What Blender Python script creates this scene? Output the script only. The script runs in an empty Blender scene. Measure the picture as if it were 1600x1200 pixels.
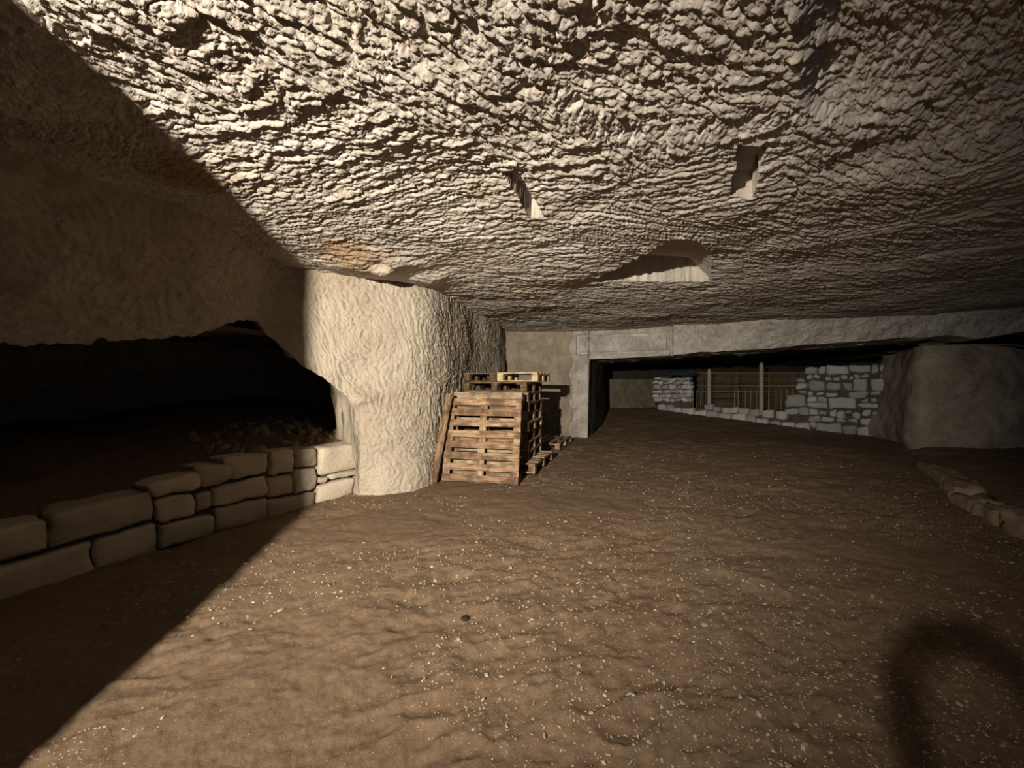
import bpy, math, random
import numpy as np
from mathutils import Vector, Matrix, noise as mnoise

# ------------------------------------------------------------------ camera
CAMH, FPX = 1.35, 601.0            # lens height in metres, focal length in pixels of the 1600x1200 frame
SC = bpy.context.scene
COL = SC.collection
cam_d = bpy.data.cameras.new('camera'); cam = bpy.data.objects.new('camera', cam_d); COL.objects.link(cam)
cam_d.sensor_width = 36.0; cam_d.lens = FPX / 1600 * 36.0; cam_d.clip_start = 0.004; cam_d.clip_end = 200
cam.location = (0, 0, CAMH); cam.rotation_euler = (math.radians(90), 0, 0)
SC.camera = cam

# ------------------------------------------------------------------ world, light, exposure
w = bpy.data.worlds.new('world'); SC.world = w; w.use_nodes = True
bg = w.node_tree.nodes['Background']; bg.inputs[0].default_value = (0.55, 0.72, 1.0, 1); bg.inputs[1].default_value = 0.2
LIGHT = Vector((-1.32, -1.1, 2.02))
ld = bpy.data.lights.new('floodlight', 'SPOT'); lo = bpy.data.objects.new('floodlight', ld); COL.objects.link(lo)
lo.location = LIGHT; ld.energy = 6500; ld.color = (1.0, 0.90, 0.77); ld.shadow_soft_size = 0.03
ld.spot_size = math.radians(112); ld.spot_blend = 1.0
ld.use_nodes = True                                        # falloff softened by hand so near surfaces stay less bright
_nt = ld.node_tree; _em = next(n for n in _nt.nodes if n.type == 'EMISSION'); _f = _nt.nodes.new('ShaderNodeLightFalloff')
_f.inputs['Strength'].default_value = 1.0; _f.inputs['Smooth'].default_value = 18.0; _nt.links.new(_f.outputs['Quadratic'], _em.inputs['Strength'])
lo.rotation_euler = (Vector((-1.1, 5.0, 1.45)) - LIGHT).to_track_quat('-Z', 'Y').to_euler()
vs = SC.view_settings
vs.view_transform = 'Standard'; vs.look = 'None'; vs.gamma = 1; vs.use_curve_mapping = False; vs.exposure = -0.42

# ------------------------------------------------------------------ numpy noise
RNG = np.random.default_rng(7); random.seed(5)
TAB = RNG.random((16, 256, 256))
def vnoise(x, y, k=0):
    xi = np.floor(x).astype(np.int64); yi = np.floor(y).astype(np.int64)
    fx = x - xi; fy = y - yi
    fx = fx*fx*fx*(fx*(fx*6-15)+10); fy = fy*fy*fy*(fy*(fy*6-15)+10)
    T = TAB[k % 16]; a = xi & 255; b = yi & 255; a1 = (xi+1) & 255; b1 = (yi+1) & 255
    return (T[a, b]*(1-fx) + T[a1, b]*fx)*(1-fy) + (T[a, b1]*(1-fx) + T[a1, b1]*fx)*fy - 0.5
def fbm(x, y, k=0, o=4, g=0.5):
    s = 0; a = 1.0
    for i in range(o):
        s = s + a*vnoise(x, y, k+i); a *= g
        x, y = x*1.9*0.8-y*1.9*0.6+17.3, x*1.9*0.6+y*1.9*0.8+5.1
    return s
def voro(x, y, k=0):
    """F1, F2, offset to the nearest seed and two random numbers of its cell"""
    xi = np.floor(x).astype(np.int64); yi = np.floor(y).astype(np.int64)
    f1 = np.full(x.shape, 9.0); f2 = np.full(x.shape, 9.0); dx = np.zeros(x.shape); dy = np.zeros(x.shape)
    r1 = np.zeros(x.shape); r2 = np.zeros(x.shape)
    A, B, C, D = TAB[k % 16], TAB[(k+1) % 16], TAB[(k+2) % 16], TAB[(k+3) % 16]
    for i in (-1, 0, 1):
        for j in (-1, 0, 1):
            a = (xi+i) & 255; b = (yi+j) & 255
            ex = x-(xi+i+A[a, b]); ey = y-(yi+j+B[a, b])
            d = np.sqrt(ex*ex+ey*ey)
            m = d < f1
            f2 = np.where(m, f1, np.minimum(f2, d))
            f1 = np.where(m, d, f1); dx = np.where(m, ex, dx); dy = np.where(m, ey, dy)
            r1 = np.where(m, C[a, b], r1); r2 = np.where(m, D[a, b], r2)
    return f1, f2, dx, dy, r1, r2
def sst(a, b, x):
    t = np.clip((x-a)/(b-a), 0, 1); return t*t*(3-2*t)
def chips(x, y, ang, ln, wd, k=0, tilt=0.5, warp=0.35):
    """hewn rock: overlapping elongated chips, one strike direction per patch; about -0.5..1"""
    wx = x + warp*ln*fbm(x/ln*0.9, y/ln*0.9, k+5, 3); wy = y + warp*ln*fbm(x/ln*0.9+40, y/ln*0.9, k+6, 3)
    wx = wx+0.5*wd*fbm(x/wd*1.1, y/wd*1.1, k+7, 3, 0.6); wy = wy+0.5*wd*fbm(x/wd*1.1+31, y/wd*1.1, k+8, 3, 0.6)
    c, s = np.cos(ang), np.sin(ang)
    u = (wx*c+wy*s)/ln; v = (-wx*s+wy*c)/wd
    f1, f2, dx, dy, r1, r2 = voro(u, v, k)
    return np.minimum((f2-f1)*2.8, 1.0)*0.5 + dy*tilt*(0.4+1.2*r1) + 0.6*(r2-0.5)
def patch_angle(x, y, size, base, spread, k=9):
    wx = x+0.5*size*fbm(x/size*2, y/size*2, k, 3); wy = y+0.5*size*fbm(x/size*2+9, y/size*2, k+1, 3)
    return base + spread*(voro(wx/size, wy/size, k+2)[4]-0.5)

# ------------------------------------------------------------------ mesh helpers
def mesh_np(name, V, F, mat=None, smooth=True):
    """V (n,3); F (m,4) quads or (m,3) triangles"""
    V = np.asarray(V, dtype=np.float32); F = np.asarray(F, dtype=np.int32); k = F.shape[1]
    me = bpy.data.meshes.new(name)
    me.vertices.add(len(V)); me.vertices.foreach_set('co', V.ravel())
    me.loops.add(F.size); me.loops.foreach_set('vertex_index', F.ravel())
    me.polygons.add(len(F)); me.polygons.foreach_set('loop_start', np.arange(0, F.size, k, dtype=np.int32))
    try: me.polygons.foreach_set('loop_total', np.full(len(F), k, dtype=np.int32))
    except Exception: pass
    me.polygons.foreach_set('use_smooth', np.full(len(F), smooth, dtype=bool))
    me.update(calc_edges=True)
    if mat: me.materials.append(mat)
    return me
def link(name, me, parent=None, mat=None):
    o = bpy.data.objects.new(name, me); COL.objects.link(o)
    if parent: o.parent = parent
    return o
def grid(name, P, mat, flip=False, smooth=True):
    n, m = P.shape[:2]
    i = np.arange(n*m).reshape(n, m)
    F = np.stack([i[:-1, :-1], i[:-1, 1:], i[1:, 1:], i[1:, :-1]], -1).reshape(-1, 4)
    V = P.reshape(-1, 3)
    a = np.linalg.norm(V[F[:, 0]]-V[F[:, 2]], axis=1); b = np.linalg.norm(V[F[:, 1]]-V[F[:, 0]], axis=1); c = np.linalg.norm(V[F[:, 2]]-V[F[:, 3]], axis=1)
    F = F[(a > 1e-6) & (b+c > 1e-6)]
    if flip: F = F[:, ::-1]
    return link(name, mesh_np(name, V, F, mat, smooth))
def tag(o, label=None, cat=None, group=None, kind=None):
    if label: o['label'] = label
    if cat: o['category'] = cat
    if group: o['group'] = group
    if kind: o['kind'] = kind
    return o
def empty(name, loc=(0, 0, 0)):
    o = bpy.data.objects.new(name, None); o.location = loc; o.empty_display_size = 0.1; COL.objects.link(o); return o
def ray(px, py): return Vector(((px-800)/FPX, 1.0, (600-py)/FPX))       # direction of a pixel
def at_depth(px, py, Y): r = ray(px, py)*Y; return Vector((r.x, r.y, CAMH+r.z))
def on_line(px, A, B):
    """where the vertical plane of pixel column px meets the plan line A-B"""
    k = (px-800)/FPX; dx, dy = B[0]-A[0], B[1]-A[1]
    t = (k*A[1]-A[0])/(dx-k*dy); return A[0]+dx*t, A[1]+dy*t

# ------------------------------------------------------------------ materials
def new_mat(name):
    m = bpy.data.materials.new(name); m.use_nodes = True; nt = m.node_tree
    b = nt.nodes['Principled BSDF']; b.inputs['Roughness'].default_value = 0.93
    b.inputs['Specular IOR Level'].default_value = 0.15
    return m, nt, b
def nd(nt, t, **kw):
    n = nt.nodes.new(t)
    for k, v in kw.items(): setattr(n, k, v)
    return n
def ramp(nt, fac, stops):
    r = nd(nt, 'ShaderNodeValToRGB'); e = r.color_ramp.elements
    while len(e) < len(stops): e.new(0.5)
    for x, (p, c) in zip(e, stops): x.position = p; x.color = (*c, 1)
    nt.links.new(fac, r.inputs[0]); return r.outputs[0]
def noise_n(nt, vec, scale, detail=6, rough=0.6):
    n = nd(nt, 'ShaderNodeTexNoise'); n.inputs['Scale'].default_value = scale; n.inputs['Detail'].default_value = detail; n.inputs['Roughness'].default_value = rough
    if vec is not None: nt.links.new(vec, n.inputs['Vector'])
    return n.outputs[0]
def mixc(nt, fac, a, b, mode='MIX'):
    m = nd(nt, 'ShaderNodeMix', data_type='RGBA', blend_type=mode)
    for s, v in ((m.inputs[0], fac), (m.inputs[6], a), (m.inputs[7], b)):
        if isinstance(v, (int, float)): s.default_value = v
        elif isinstance(v, tuple): s.default_value = (*v, 1)
        else: nt.links.new(v, s)
    return m.outputs[2]
def rock_mat(name, c0, c1, c2, stain, scale=1.0, stain_amt=0.5, bump=0.5, bscale=60, rnd=False):
    c0, c1, c2, stain = [tuple(0.7*x for x in c) for c in (c0, c1, c2, stain)]
    m, nt, b = new_mat(name)
    geo = nd(nt, 'ShaderNodeNewGeometry'); pos = geo.outputs['Position']
    n1 = noise_n(nt, pos, 1.3*scale, 8, 0.65); n2 = noise_n(nt, pos, 14*scale, 6, 0.65)
    col = ramp(nt, n1, [(0.32, c0), (0.5, c1), (0.68, c2)])
    col = mixc(nt, 0.35, col, ramp(nt, n2, [(0.3, c0), (0.7, c2)]))
    n3 = noise_n(nt, pos, 0.8*scale, 9, 0.7)
    f = nd(nt, 'ShaderNodeMapRange'); f.inputs[1].default_value = 0.5; f.inputs[2].default_value = 0.72; f.inputs[4].default_value = stain_amt
    nt.links.new(n3, f.inputs[0]); col = mixc(nt, f.outputs[0], col, stain)
    if rnd:
        oi = nd(nt, 'ShaderNodeObjectInfo')
        col = mixc(nt, 0.45, col, ramp(nt, oi.outputs['Random'], [(0.0, tuple(0.55*x for x in c0)), (0.45, c1), (1.0, tuple(min(1, 1.2*x) for x in c2))]))
    nt.links.new(col, b.inputs['Base Color'])
    bp = nd(nt, 'ShaderNodeBump'); bp.inputs['Strength'].default_value = bump; bp.inputs['Distance'].default_value = 0.012
    nt.links.new(noise_n(nt, pos, bscale, 8, 0.7), bp.inputs['Height']); nt.links.new(bp.outputs[0], b.inputs['Normal'])
    return m
M_CEIL = rock_mat('hewn_limestone', (0.55, 0.48, 0.40), (0.71, 0.64, 0.55), (0.82, 0.755, 0.67), (0.50, 0.37, 0.24), 1.0, 0.35, 0.9, 45)
def ochre_spot(m, c, rad, col):
    # a rusty mineral stain with a ragged outline
    nt = m.node_tree; b = nt.nodes['Principled BSDF']; src = b.inputs['Base Color'].links[0].from_socket
    pos = nd(nt, 'ShaderNodeNewGeometry').outputs['Position']
    d = nd(nt, 'ShaderNodeVectorMath', operation='DISTANCE'); nt.links.new(pos, d.inputs[0]); d.inputs[1].default_value = c
    a = nd(nt, 'ShaderNodeMath', operation='MULTIPLY_ADD'); nt.links.new(noise_n(nt, pos, 4, 6, 0.7), a.inputs[0]); a.inputs[1].default_value = -1.6*rad; nt.links.new(d.outputs['Value'], a.inputs[2])
    f = nd(nt, 'ShaderNodeMapRange'); f.inputs[1].default_value = 0.1*rad; f.inputs[2].default_value = -0.5*rad; f.inputs[4].default_value = 0.75; nt.links.new(a.outputs[0], f.inputs[0])
    nt.links.new(mixc(nt, f.outputs[0], src, col), b.inputs['Base Color'])
ochre_spot(M_CEIL, (-1.6, 3.75, 2.62), 0.55, (0.33, 0.21, 0.10)); ochre_spot(M_CEIL, (-2.1, 2.5, 2.65), 0.35, (0.33, 0.21, 0.10))
M_WALL = rock_mat('chiselled_limestone', (0.42, 0.345, 0.25), (0.54, 0.465, 0.36), (0.63, 0.56, 0.45), (0.38, 0.27, 0.165), 1.1, 0.55, 0.8, 50)
M_LINT = rock_mat('grey_plastered_stone', (0.25, 0.225, 0.19), (0.50, 0.47, 0.42), (0.74, 0.71, 0.65), (0.24, 0.20, 0.15), 2.6, 0.6, 1.0, 18)
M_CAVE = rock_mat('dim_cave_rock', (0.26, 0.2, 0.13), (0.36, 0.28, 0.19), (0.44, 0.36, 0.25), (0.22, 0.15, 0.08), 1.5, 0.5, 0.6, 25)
M_BLOCK = rock_mat('sandstone_block', (0.48, 0.40, 0.29), (0.60, 0.51, 0.38), (0.70, 0.61, 0.47), (0.30, 0.21, 0.12), 3.0, 0.5, 1.0, 22, True)
M_RUB = rock_mat('grey_rubble_stone', (0.38, 0.37, 0.34), (0.56, 0.55, 0.51), (0.76, 0.75, 0.71), (0.30, 0.30, 0.25), 3.0, 0.5, 0.9, 25, True)
M_MORT = rock_mat('earth_mortar', (0.07, 0.06, 0.05), (0.12, 0.105, 0.085), (0.18, 0.16, 0.13), (0.10, 0.08, 0.05), 4.0, 0.4, 0.8, 30)
M_SHADE = rock_mat('shade_dark_rock', (0.035, 0.03, 0.026), (0.055, 0.047, 0.04), (0.075, 0.065, 0.055), (0.03, 0.025, 0.02), 1.5, 0.4, 0.5, 20)  # near-black colour stands in for the inner room's deep shade
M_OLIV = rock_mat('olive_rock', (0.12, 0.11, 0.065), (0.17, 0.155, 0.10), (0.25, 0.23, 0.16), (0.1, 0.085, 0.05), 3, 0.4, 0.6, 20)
M_PILL = rock_mat('brown_pillar_rock', (0.30, 0.245, 0.185), (0.46, 0.385, 0.30), (0.58, 0.50, 0.40), (0.17, 0.12, 0.075), 1.2, 0.7, 1.0, 14)

def dirt_mat():
    m, nt, b = new_mat('dry_brown_dirt')
    pos = nd(nt, 'ShaderNodeNewGeometry').outputs['Position']
    col = ramp(nt, noise_n(nt, pos, 0.9, 8, 0.65), [(0.3, (0.128, 0.080, 0.046)), (0.52, (0.182, 0.118, 0.070)), (0.72, (0.24, 0.163, 0.098))])
    col = mixc(nt, 0.4, col, ramp(nt, noise_n(nt, pos, 22, 6, 0.7), [(0.3, (0.09, 0.058, 0.036)), (0.7, (0.25, 0.187, 0.127))]))
    v = nd(nt, 'ShaderNodeTexVoronoi'); v.inputs['Scale'].default_value = 95; nt.links.new(pos, v.inputs['Vector'])
    sp = ramp(nt, v.outputs['Color'], [(0.78, (0, 0, 0)), (0.84, (1, 1, 1))])
    dd = ramp(nt, v.outputs['Distance'], [(0.22, (1, 1, 1)), (0.36, (0, 0, 0))])
    cl = ramp(nt, noise_n(nt, pos, 2.6, 4, 0.6), [(0.42, (0, 0, 0)), (0.6, (1, 1, 1))])
    f = mixc(nt, 1.0, mixc(nt, 1.0, sp, dd, 'MULTIPLY'), cl, 'MULTIPLY')
    col = mixc(nt, f, col, (0.42, 0.35, 0.25))
    nt.links.new(col, b.inputs['Base Color'])
    bp = nd(nt, 'ShaderNodeBump'); bp.inputs['Strength'].default_value = 1.0; bp.inputs['Distance'].default_value = 0.016
    h = mixc(nt, 0.35, noise_n(nt, pos, 45, 9, 0.8), f); nt.links.new(h, bp.inputs['Height'])
    nt.links.new(bp.outputs[0], b.inputs['Normal'])
    return m
M_DIRT = dirt_mat()

def wood_mat(name, dark, mid, light):
    m, nt, b = new_mat(name); b.inputs['Roughness'].default_value = 0.8
    tc = nd(nt, 'ShaderNodeTexCoord'); oi = nd(nt, 'ShaderNodeObjectInfo')
    ad = nd(nt, 'ShaderNodeVectorMath', operation='ADD'); mu = nd(nt, 'ShaderNodeVectorMath', operation='MULTIPLY')
    cx = nd(nt, 'ShaderNodeCombineXYZ'); ms = nd(nt, 'ShaderNodeMath', operation='MULTIPLY'); ms.inputs[1].default_value = 43.0
    nt.links.new(oi.outputs['Random'], ms.inputs[0])
    for i in range(3): nt.links.new(ms.outputs[0], cx.inputs[i])
    nt.links.new(tc.outputs['Object'], mu.inputs[0]); mu.inputs[1].default_value = (2.5, 22, 22)
    nt.links.new(mu.outputs[0], ad.inputs[0]); nt.links.new(cx.outputs[0], ad.inputs[1])
    col = ramp(nt, noise_n(nt, ad.outputs[0], 1.6, 7, 0.65), [(0.36, dark), (0.5, mid), (0.64, light)])
    col = mixc(nt, ramp(nt, oi.outputs['Random'], [(0.0, (0.0, 0, 0)), (1.0, (0.6, 0.6, 0.6))]), col, dark)
    mu2 = nd(nt, 'ShaderNodeVectorMath', operation='MULTIPLY'); nt.links.new(ad.outputs[0], mu2.inputs[0]); mu2.inputs[1].default_value = (1.2, 0.13, 0.13)
    col = mixc(nt, ramp(nt, noise_n(nt, mu2.outputs[0], 1.4, 3, 0.6), [(0.45, (0, 0, 0)), (0.62, (0.75, 0.75, 0.75))]), col, tuple(0.45*x for x in dark))
    nt.links.new(col, b.inputs['Base Color'])
    bp = nd(nt, 'ShaderNodeBump'); bp.inputs['Strength'].default_value = 0.35; bp.inputs['Distance'].default_value = 0.003
    nt.links.new(noise_n(nt, ad.outputs[0], 3.0, 5, 0.7), bp.inputs['Height']); nt.links.new(bp.outputs[0], b.inputs['Normal'])
    return m
W_WARM = wood_mat('warm_pallet_wood', (0.15, 0.085, 0.047), (0.33, 0.22, 0.13), (0.50, 0.375, 0.25))
W_GREY = wood_mat('weathered_pallet_wood', (0.17, 0.12, 0.075), (0.31, 0.235, 0.15), (0.42, 0.34, 0.235))
W_DARK = wood_mat('dark_pallet_wood', (0.075, 0.045, 0.025), (0.15, 0.095, 0.055), (0.23, 0.155, 0.095))
W_OLD = wood_mat('old_grey_boards', (0.022, 0.02, 0.017), (0.05, 0.045, 0.038), (0.08, 0.073, 0.062))
W_PALE = wood_mat('pale_new_pallet_wood', (0.36, 0.27, 0.14), (0.50, 0.40, 0.23), (0.62, 0.52, 0.33))
def plain(name, c, rough=0.7, metal=0.0, var=0.25):
    m, nt, b = new_mat(name); b.inputs['Roughness'].default_value = rough; b.inputs['Metallic'].default_value = metal
    pos = nd(nt, 'ShaderNodeNewGeometry').outputs['Position']
    nt.links.new(ramp(nt, noise_n(nt, pos, 18, 5, 0.6), [(0.3, tuple((1-var)*x for x in c)), (0.7, tuple((1+var)*x for x in c))]), b.inputs['Base Color'])
    return m
M_POST = plain('grey_fence_post', (0.32, 0.30, 0.27)); M_WIRE = plain('rusty_wire', (0.30, 0.23, 0.12), 0.6)
M_TARP = plain('dark_blue_plastic', (0.03, 0.042, 0.058), 0.5); M_CAP = plain('black_rubber', (0.02, 0.017, 0.015), 0.6)
M_PEB = rock_mat('pale_gravel', (0.30, 0.23, 0.15), (0.42, 0.34, 0.24), (0.56, 0.48, 0.36), (0.3, 0.2, 0.12), 20, 0.3, 0.2, 80)
M_SKIN = plain('skin', (0.5, 0.32, 0.24)); M_SHIRT = plain('dark_cloth', (0.06, 0.06, 0.07))

# ------------------------------------------------------------------ ground height shared by everything that stands on it
def floor_z(X, Y):
    X = np.asarray(X, dtype=float); Y = np.asarray(Y, dtype=float)
    z = 0.055*sst(10.0, 12.2, Y)+0.38*sst(10.3, 16.5, Y)*1.0
    z = z + 0.12*sst(0.15, 0.75, X-np.interp(Y, [1, 3.24, 4.38, 6.0, 9], [4.0, 4.35, 5.05, 6.4, 8.6]))*sst(9.5, 8, Y)     # raised earth behind the kerb
    return z
# two-part rows: coarse behind the viewer, finer near and coarser far away
def rows(y0, y1, n, back=-4.0): return np.concatenate([np.linspace(back, y0, 60)[:-1], np.geomspace(y0, y1, n)])
def cols(n, r=1.5, out=7.0, m=60):
    e = np.geomspace(0.02, out-r, m); return np.concatenate([-(r+e[::-1]), np.linspace(-r, r, n), r+e])

# ------------------------------------------------------------------ floor
def build_floor():
    Y1 = rows(1.1, 17.5, 460); c = cols(700)
    Y, R = np.meshgrid(Y1, c, indexing='ij'); X = np.clip(R*np.maximum(Y, 1.1), -6.8, 13.5)
    z = floor_z(X, Y)
    z += 0.05*fbm(X*0.35, Y*0.35, 2, 3)*sst(0, 1, Y*0+1)
    lump = fbm(X*2.3, Y*2.3, 4, 4)
    z += 0.03*lump*sst(-0.1, 0.25, fbm(X*0.8+3, Y*0.8, 7, 2)+0.12)
    f1, f2, dx, dy, r1, r2 = voro(X*2.1+0.4*fbm(X*3, Y*3, 1, 2), Y*3.2, 3)
    z -= 0.016*np.exp(-(f1/0.33)**2)*(r1 > 0.45)                                   # footprints
    z += 0.024*(0.5-2*np.abs(fbm(X*2.6+Y*1.2, Y*5.2-X*2.0, 6, 4, 0.55)))*sst(-0.35, 0.3, fbm(X*0.7, Y*0.7, 11, 2)+0.15*(X > 0))
    z += 0.009*fbm(X*13, Y*13, 8, 5, 0.65)
    return grid('floor', np.stack([X, Y, z], -1), M_DIRT)
floor = tag(build_floor(), 'trodden brown dirt floor with scattered gravel', None, None, 'structure')
FZ = None

# ------------------------------------------------------------------ ceiling
def build_ceiling():
    Y1 = rows(1.1, 10.6, 620); c = cols(920)
    Y, R = np.meshgrid(Y1, c, indexing='ij'); X = np.clip(R*np.maximum(Y, 1.1), -7.0, 13.5)
    z = np.full(X.shape, 2.69) + 0.10*fbm(X*0.45+3, Y*0.45, 3, 3)
    ang = patch_angle(X, Y, 0.9, 0.15, 2.9, 9)*sst(5.0, 1.9, Y)+0.1
    nearf = sst(3.4, 1.6, Y)
    h = 0.021*chips(X, Y, ang, 0.30, 0.080, 1, 0.8)*(0.85+0.05*nearf)
    h += 0.011*chips(X, Y, ang+0.25, 0.13, 0.036, 4, 0.7)*(0.85+0.05*nearf)
    h += 0.034*fbm(X*1.8, Y*2.4, 5, 3, 0.45)*(0.7+0.5*nearf)
    h += 0.006*chips(X, Y, ang-0.2, 0.055, 0.022, 7, 0.6)*sst(5, 3, Y)+0.007*fbm(X*24, Y*30, 8, 3, 0.6)
    smooth_m = np.zeros(X.shape)
    # fallen-out pocket with a clean face on its far side
    Yn = np.interp(X, [1.0, 1.35, 1.5, 1.75, 2.1, 2.6], [5.15, 4.15, 3.55, 3.62, 4.05, 5.05]); Yf = 5.15-0.07*(X-1.1)+0.05*fbm(X*5, X*0, 2, 2)
    ins = (X > 1.05) & (X < 2.6) & (Y > Yn) & (Y < Yf)
    dep = 0.05*sst(0, 0.08, Y-Yn) + 0.28*np.clip((Y-Yn)/np.maximum(Yf-Yn, 0.05), 0, 1)**1.2*sst(1.05, 1.4, X)*sst(2.6, 2.3, X)
    z = z + np.where(ins, dep, 0); smooth_m = np.where(ins, 0.75, smooth_m)
    # two tool slots
    for (xa, ya, xb, yb, hw, dp) in ((1.35, 2.16, 1.62, 2.72, 0.075, 0.16), (-0.01, 2.50, 0.20, 3.08, 0.05, 0.13)):
        t = (Y-ya)/(yb-ya); cx = xa+(xb-xa)*t
        wv = hw*(1+0.35*fbm(Y*9, Y*0+hw, 3, 2))
        m = (np.abs(X-cx) < wv) & (t > 0) & (t < 1)
        z = z + np.where(m, dp*(0.55+0.45*sst(0.42, 0.5, t)), 0); smooth_m = np.where(m, 0.9, smooth_m)
    # the ceiling steps up beyond an irregular lip on the right
    edge = np.interp(Y, [0, 1.33, 1.6, 1.9, 2.1], [0.7, 1.02, 1.22, 1.46, 1.9]) + 0.06*fbm(Y*6, X*2, 4, 3)
    z += 0.075*sst(-0.03, 0.12, X-edge)*(1-sst(1.75, 2.5, Y-0.25*fbm(X*3, Y*3, 2, 3)))
    # brown bulge above the top of the rock pillar
    z -= 0.10*np.exp(-(((X+1.45)/0.45)**2+((Y-4.1)/0.30)**2))*(1+fbm(X*5, Y*5, 2, 2))
    z -= 0.09*np.exp(-(((X+1.0)/0.30)**2+((Y-4.7)/0.25)**2))
    z = z - h*(1-smooth_m)
    return grid('ceiling', np.stack([X, Y, z], -1), M_CEIL, flip=True)
ceiling = tag(build_ceiling(), 'rough hewn pale limestone ceiling covered in pick marks', None, None, 'structure')

# ------------------------------------------------------------------ rock walls as sheets along a plan path
def smooth_path(pts, n):
    P = np.array(pts, dtype=float); k = len(P); out = []
    E = np.vstack([2*P[0]-P[1], P, 2*P[-1]-P[-2]])
    for i in range(k-1):
        p0, p1, p2, p3 = E[i], E[i+1], E[i+2], E[i+3]
        t = np.linspace(0, 1, 60, endpoint=False)[:, None]
        out.append(0.5*((2*p1)+(-p0+p2)*t+(2*p0-5*p1+4*p2-p3)*t**2+(-p0+3*p1-3*p2+p3)*t**3))
    Q = np.vstack(out+[P[-1:]]); s = np.concatenate([[0], np.cumsum(np.linalg.norm(np.diff(Q, axis=0), axis=1))])
    # finer steps where the wall is close to the viewer
    wgt = 1/np.maximum(np.linalg.norm(0.5*(Q[1:]+Q[:-1]), axis=1), 1.5); cw = np.concatenate([[0], np.cumsum(np.diff(s)*wgt)])
    si = np.interp(np.linspace(0, cw[-1], n), cw, s)
    return np.stack([np.interp(si, s, Q[:, 0]), np.interp(si, s, Q[:, 1])], -1), si
def wall_sheet(name, path, zbot, ztop, mat, relief, n=500, m=220, curl=0.8, curl_up=0.12, nc=26, zmid=None, split=0.6, push=None):
    """vertical sheet from zbot(px, x, y) to ztop, its lower edge turning back into the rock"""
    P, s = smooth_path(path, n)
    T = np.gradient(P, axis=0); T /= np.linalg.norm(T, axis=1)[:, None]
    N = np.stack([-T[:, 1], T[:, 0]], -1)                                    # into the rock for a path that runs with the room on its right
    px = 800+FPX*P[:, 0]/np.maximum(P[:, 1], 0.05)
    zb = zbot(px, P[:, 0], P[:, 1])
    # rows above the bend stay level so that the cut-out edge does not shear the face
    zm = np.maximum(zb, zmid) if zmid is not None else zb; k = int(m*split) if zmid is not None else m
    Z = zm[None]+(ztop-zm[None])*np.linspace(1, 0, k)[:, None]
    if k < m: Z = np.concatenate([Z, zm[None]+(np.minimum(zb, zm-0.02)-zm)[None]*np.linspace(0, 1, m-k+1)[1:, None]], 0)
    S = np.repeat(s[None], m, 0)
    B = np.repeat((P[:, 0]*1.0)[None], m, 0), np.repeat((P[:, 1]*1.0)[None], m, 0)
    off = relief(S, Z, np.repeat(px[None], m, 0))
    if push is not None: off = off+push(np.repeat(px[None], m, 0), Z, np.repeat(P[None, :, 1], m, 0))
    X = B[0]-N[None, :, 0]*off; Y = B[1]-N[None, :, 1]*off
    q = np.linspace(0, 1, nc)[1:, None]
    jit = 0.05*fbm(np.repeat(s[None], nc-1, 0)*4, q*6+np.zeros((1, n)), 3, 3)
    Xc = X[-1:]+N[None, :, 0]*q*curl; Yc = Y[-1:]+N[None, :, 1]*q*curl; Xc = Xc+0.10*np.minimum(1, q*5)*fbm(q*9+np.zeros((1, n)), Z[-1:]*5+s[None]*3, 6, 4); Yc = Yc+0.08*np.minimum(1, q*5)*fbm(q*9+7+np.zeros((1, n)), Z[-1:]*5+s[None]*3, 8, 4); Zc = Z[-1:]+curl_up*np.sin(q*1.6)*np.where(zb[None] > 0.05, 1, 0)+jit*np.minimum(1, q*3)
    V = np.concatenate([np.stack([X, Y, Z], -1), np.stack([Xc, Yc, Zc], -1)], 0)
    return grid(name, V, mat)

# left: overhang over the low cave, then the lit rock pillar running back to the corner
OPEN_PX = [-900, 0, 250, 300, 345, 372, 400, 418, 440, 470, 520, 541, 549]
OPEN_PY = [545, 534, 527, 519, 503, 499, 501, 520, 540, 566, 600, 617, 640]
def zb_left(px, x, y):
    e = np.interp(px, OPEN_PX, OPEN_PY)
    z = CAMH+(600-e)/FPX*y + 0.045*fbm(px/22, px*0, 3, 4)
    return np.where(px < 549, np.maximum(z, 0.9), np.interp(px, [549, 560], [1.0, -0.12]))
def rel_left(S, Z, px):
    hewn = sst(440, 500, px)
    ang = 1.55+0.6*fbm(S*0.9, Z*0.9, 2, 2)-0.55*sst(0.9, 0.2, Z)
    r = 0.021*chips(S, Z, ang, 0.15, 0.045, 2, 0.8)*(0.3+0.7*hewn)+0.05*fbm(S*2.2, Z*4.5, 9, 5, 0.6)*(1-hewn)+0.006*chips(S, Z, ang+0.3, 0.05, 0.02, 5, 0.7)
    r += 0.05*fbm(S*1.4, Z*1.8, 4, 4)+0.012*fbm(S*9, Z*9, 6, 3)
    return r
def push_left(px, Z, Y):
    p = 0.75*np.clip((Z-1.55)/1.2, 0, 1)**1.8*sst(470, 250, px)                  # the overhang leans out towards the ceiling
    p += 0.10*np.exp(-(((px-560)/26.0)**2+((Z-1.16)/0.09)**2))                     # lip above the end of the low wall
    p += 0.06*sst(0.1, -0.02, Z-(1.02-0.0*px))*np.exp(-((px-600)/42.0)**2)
    p += 0.10*sst(0.5, 0.0, Z)*sst(560, 600, px)*sst(680, 640, px)                                    # foot of the pillar spreads a little
    return p
LP = [(-6.2, -0.6), (-4.6, 1.0), (-3.45, 2.55), (-2.75, 3.9), (-2.35, 4.3), (-1.87, 4.68), (-1.28, 5.12), (-1.0, 5.75), (-0.72, 7.2), (-0.28, 9.0), (-0.16, 10.4)]
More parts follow.
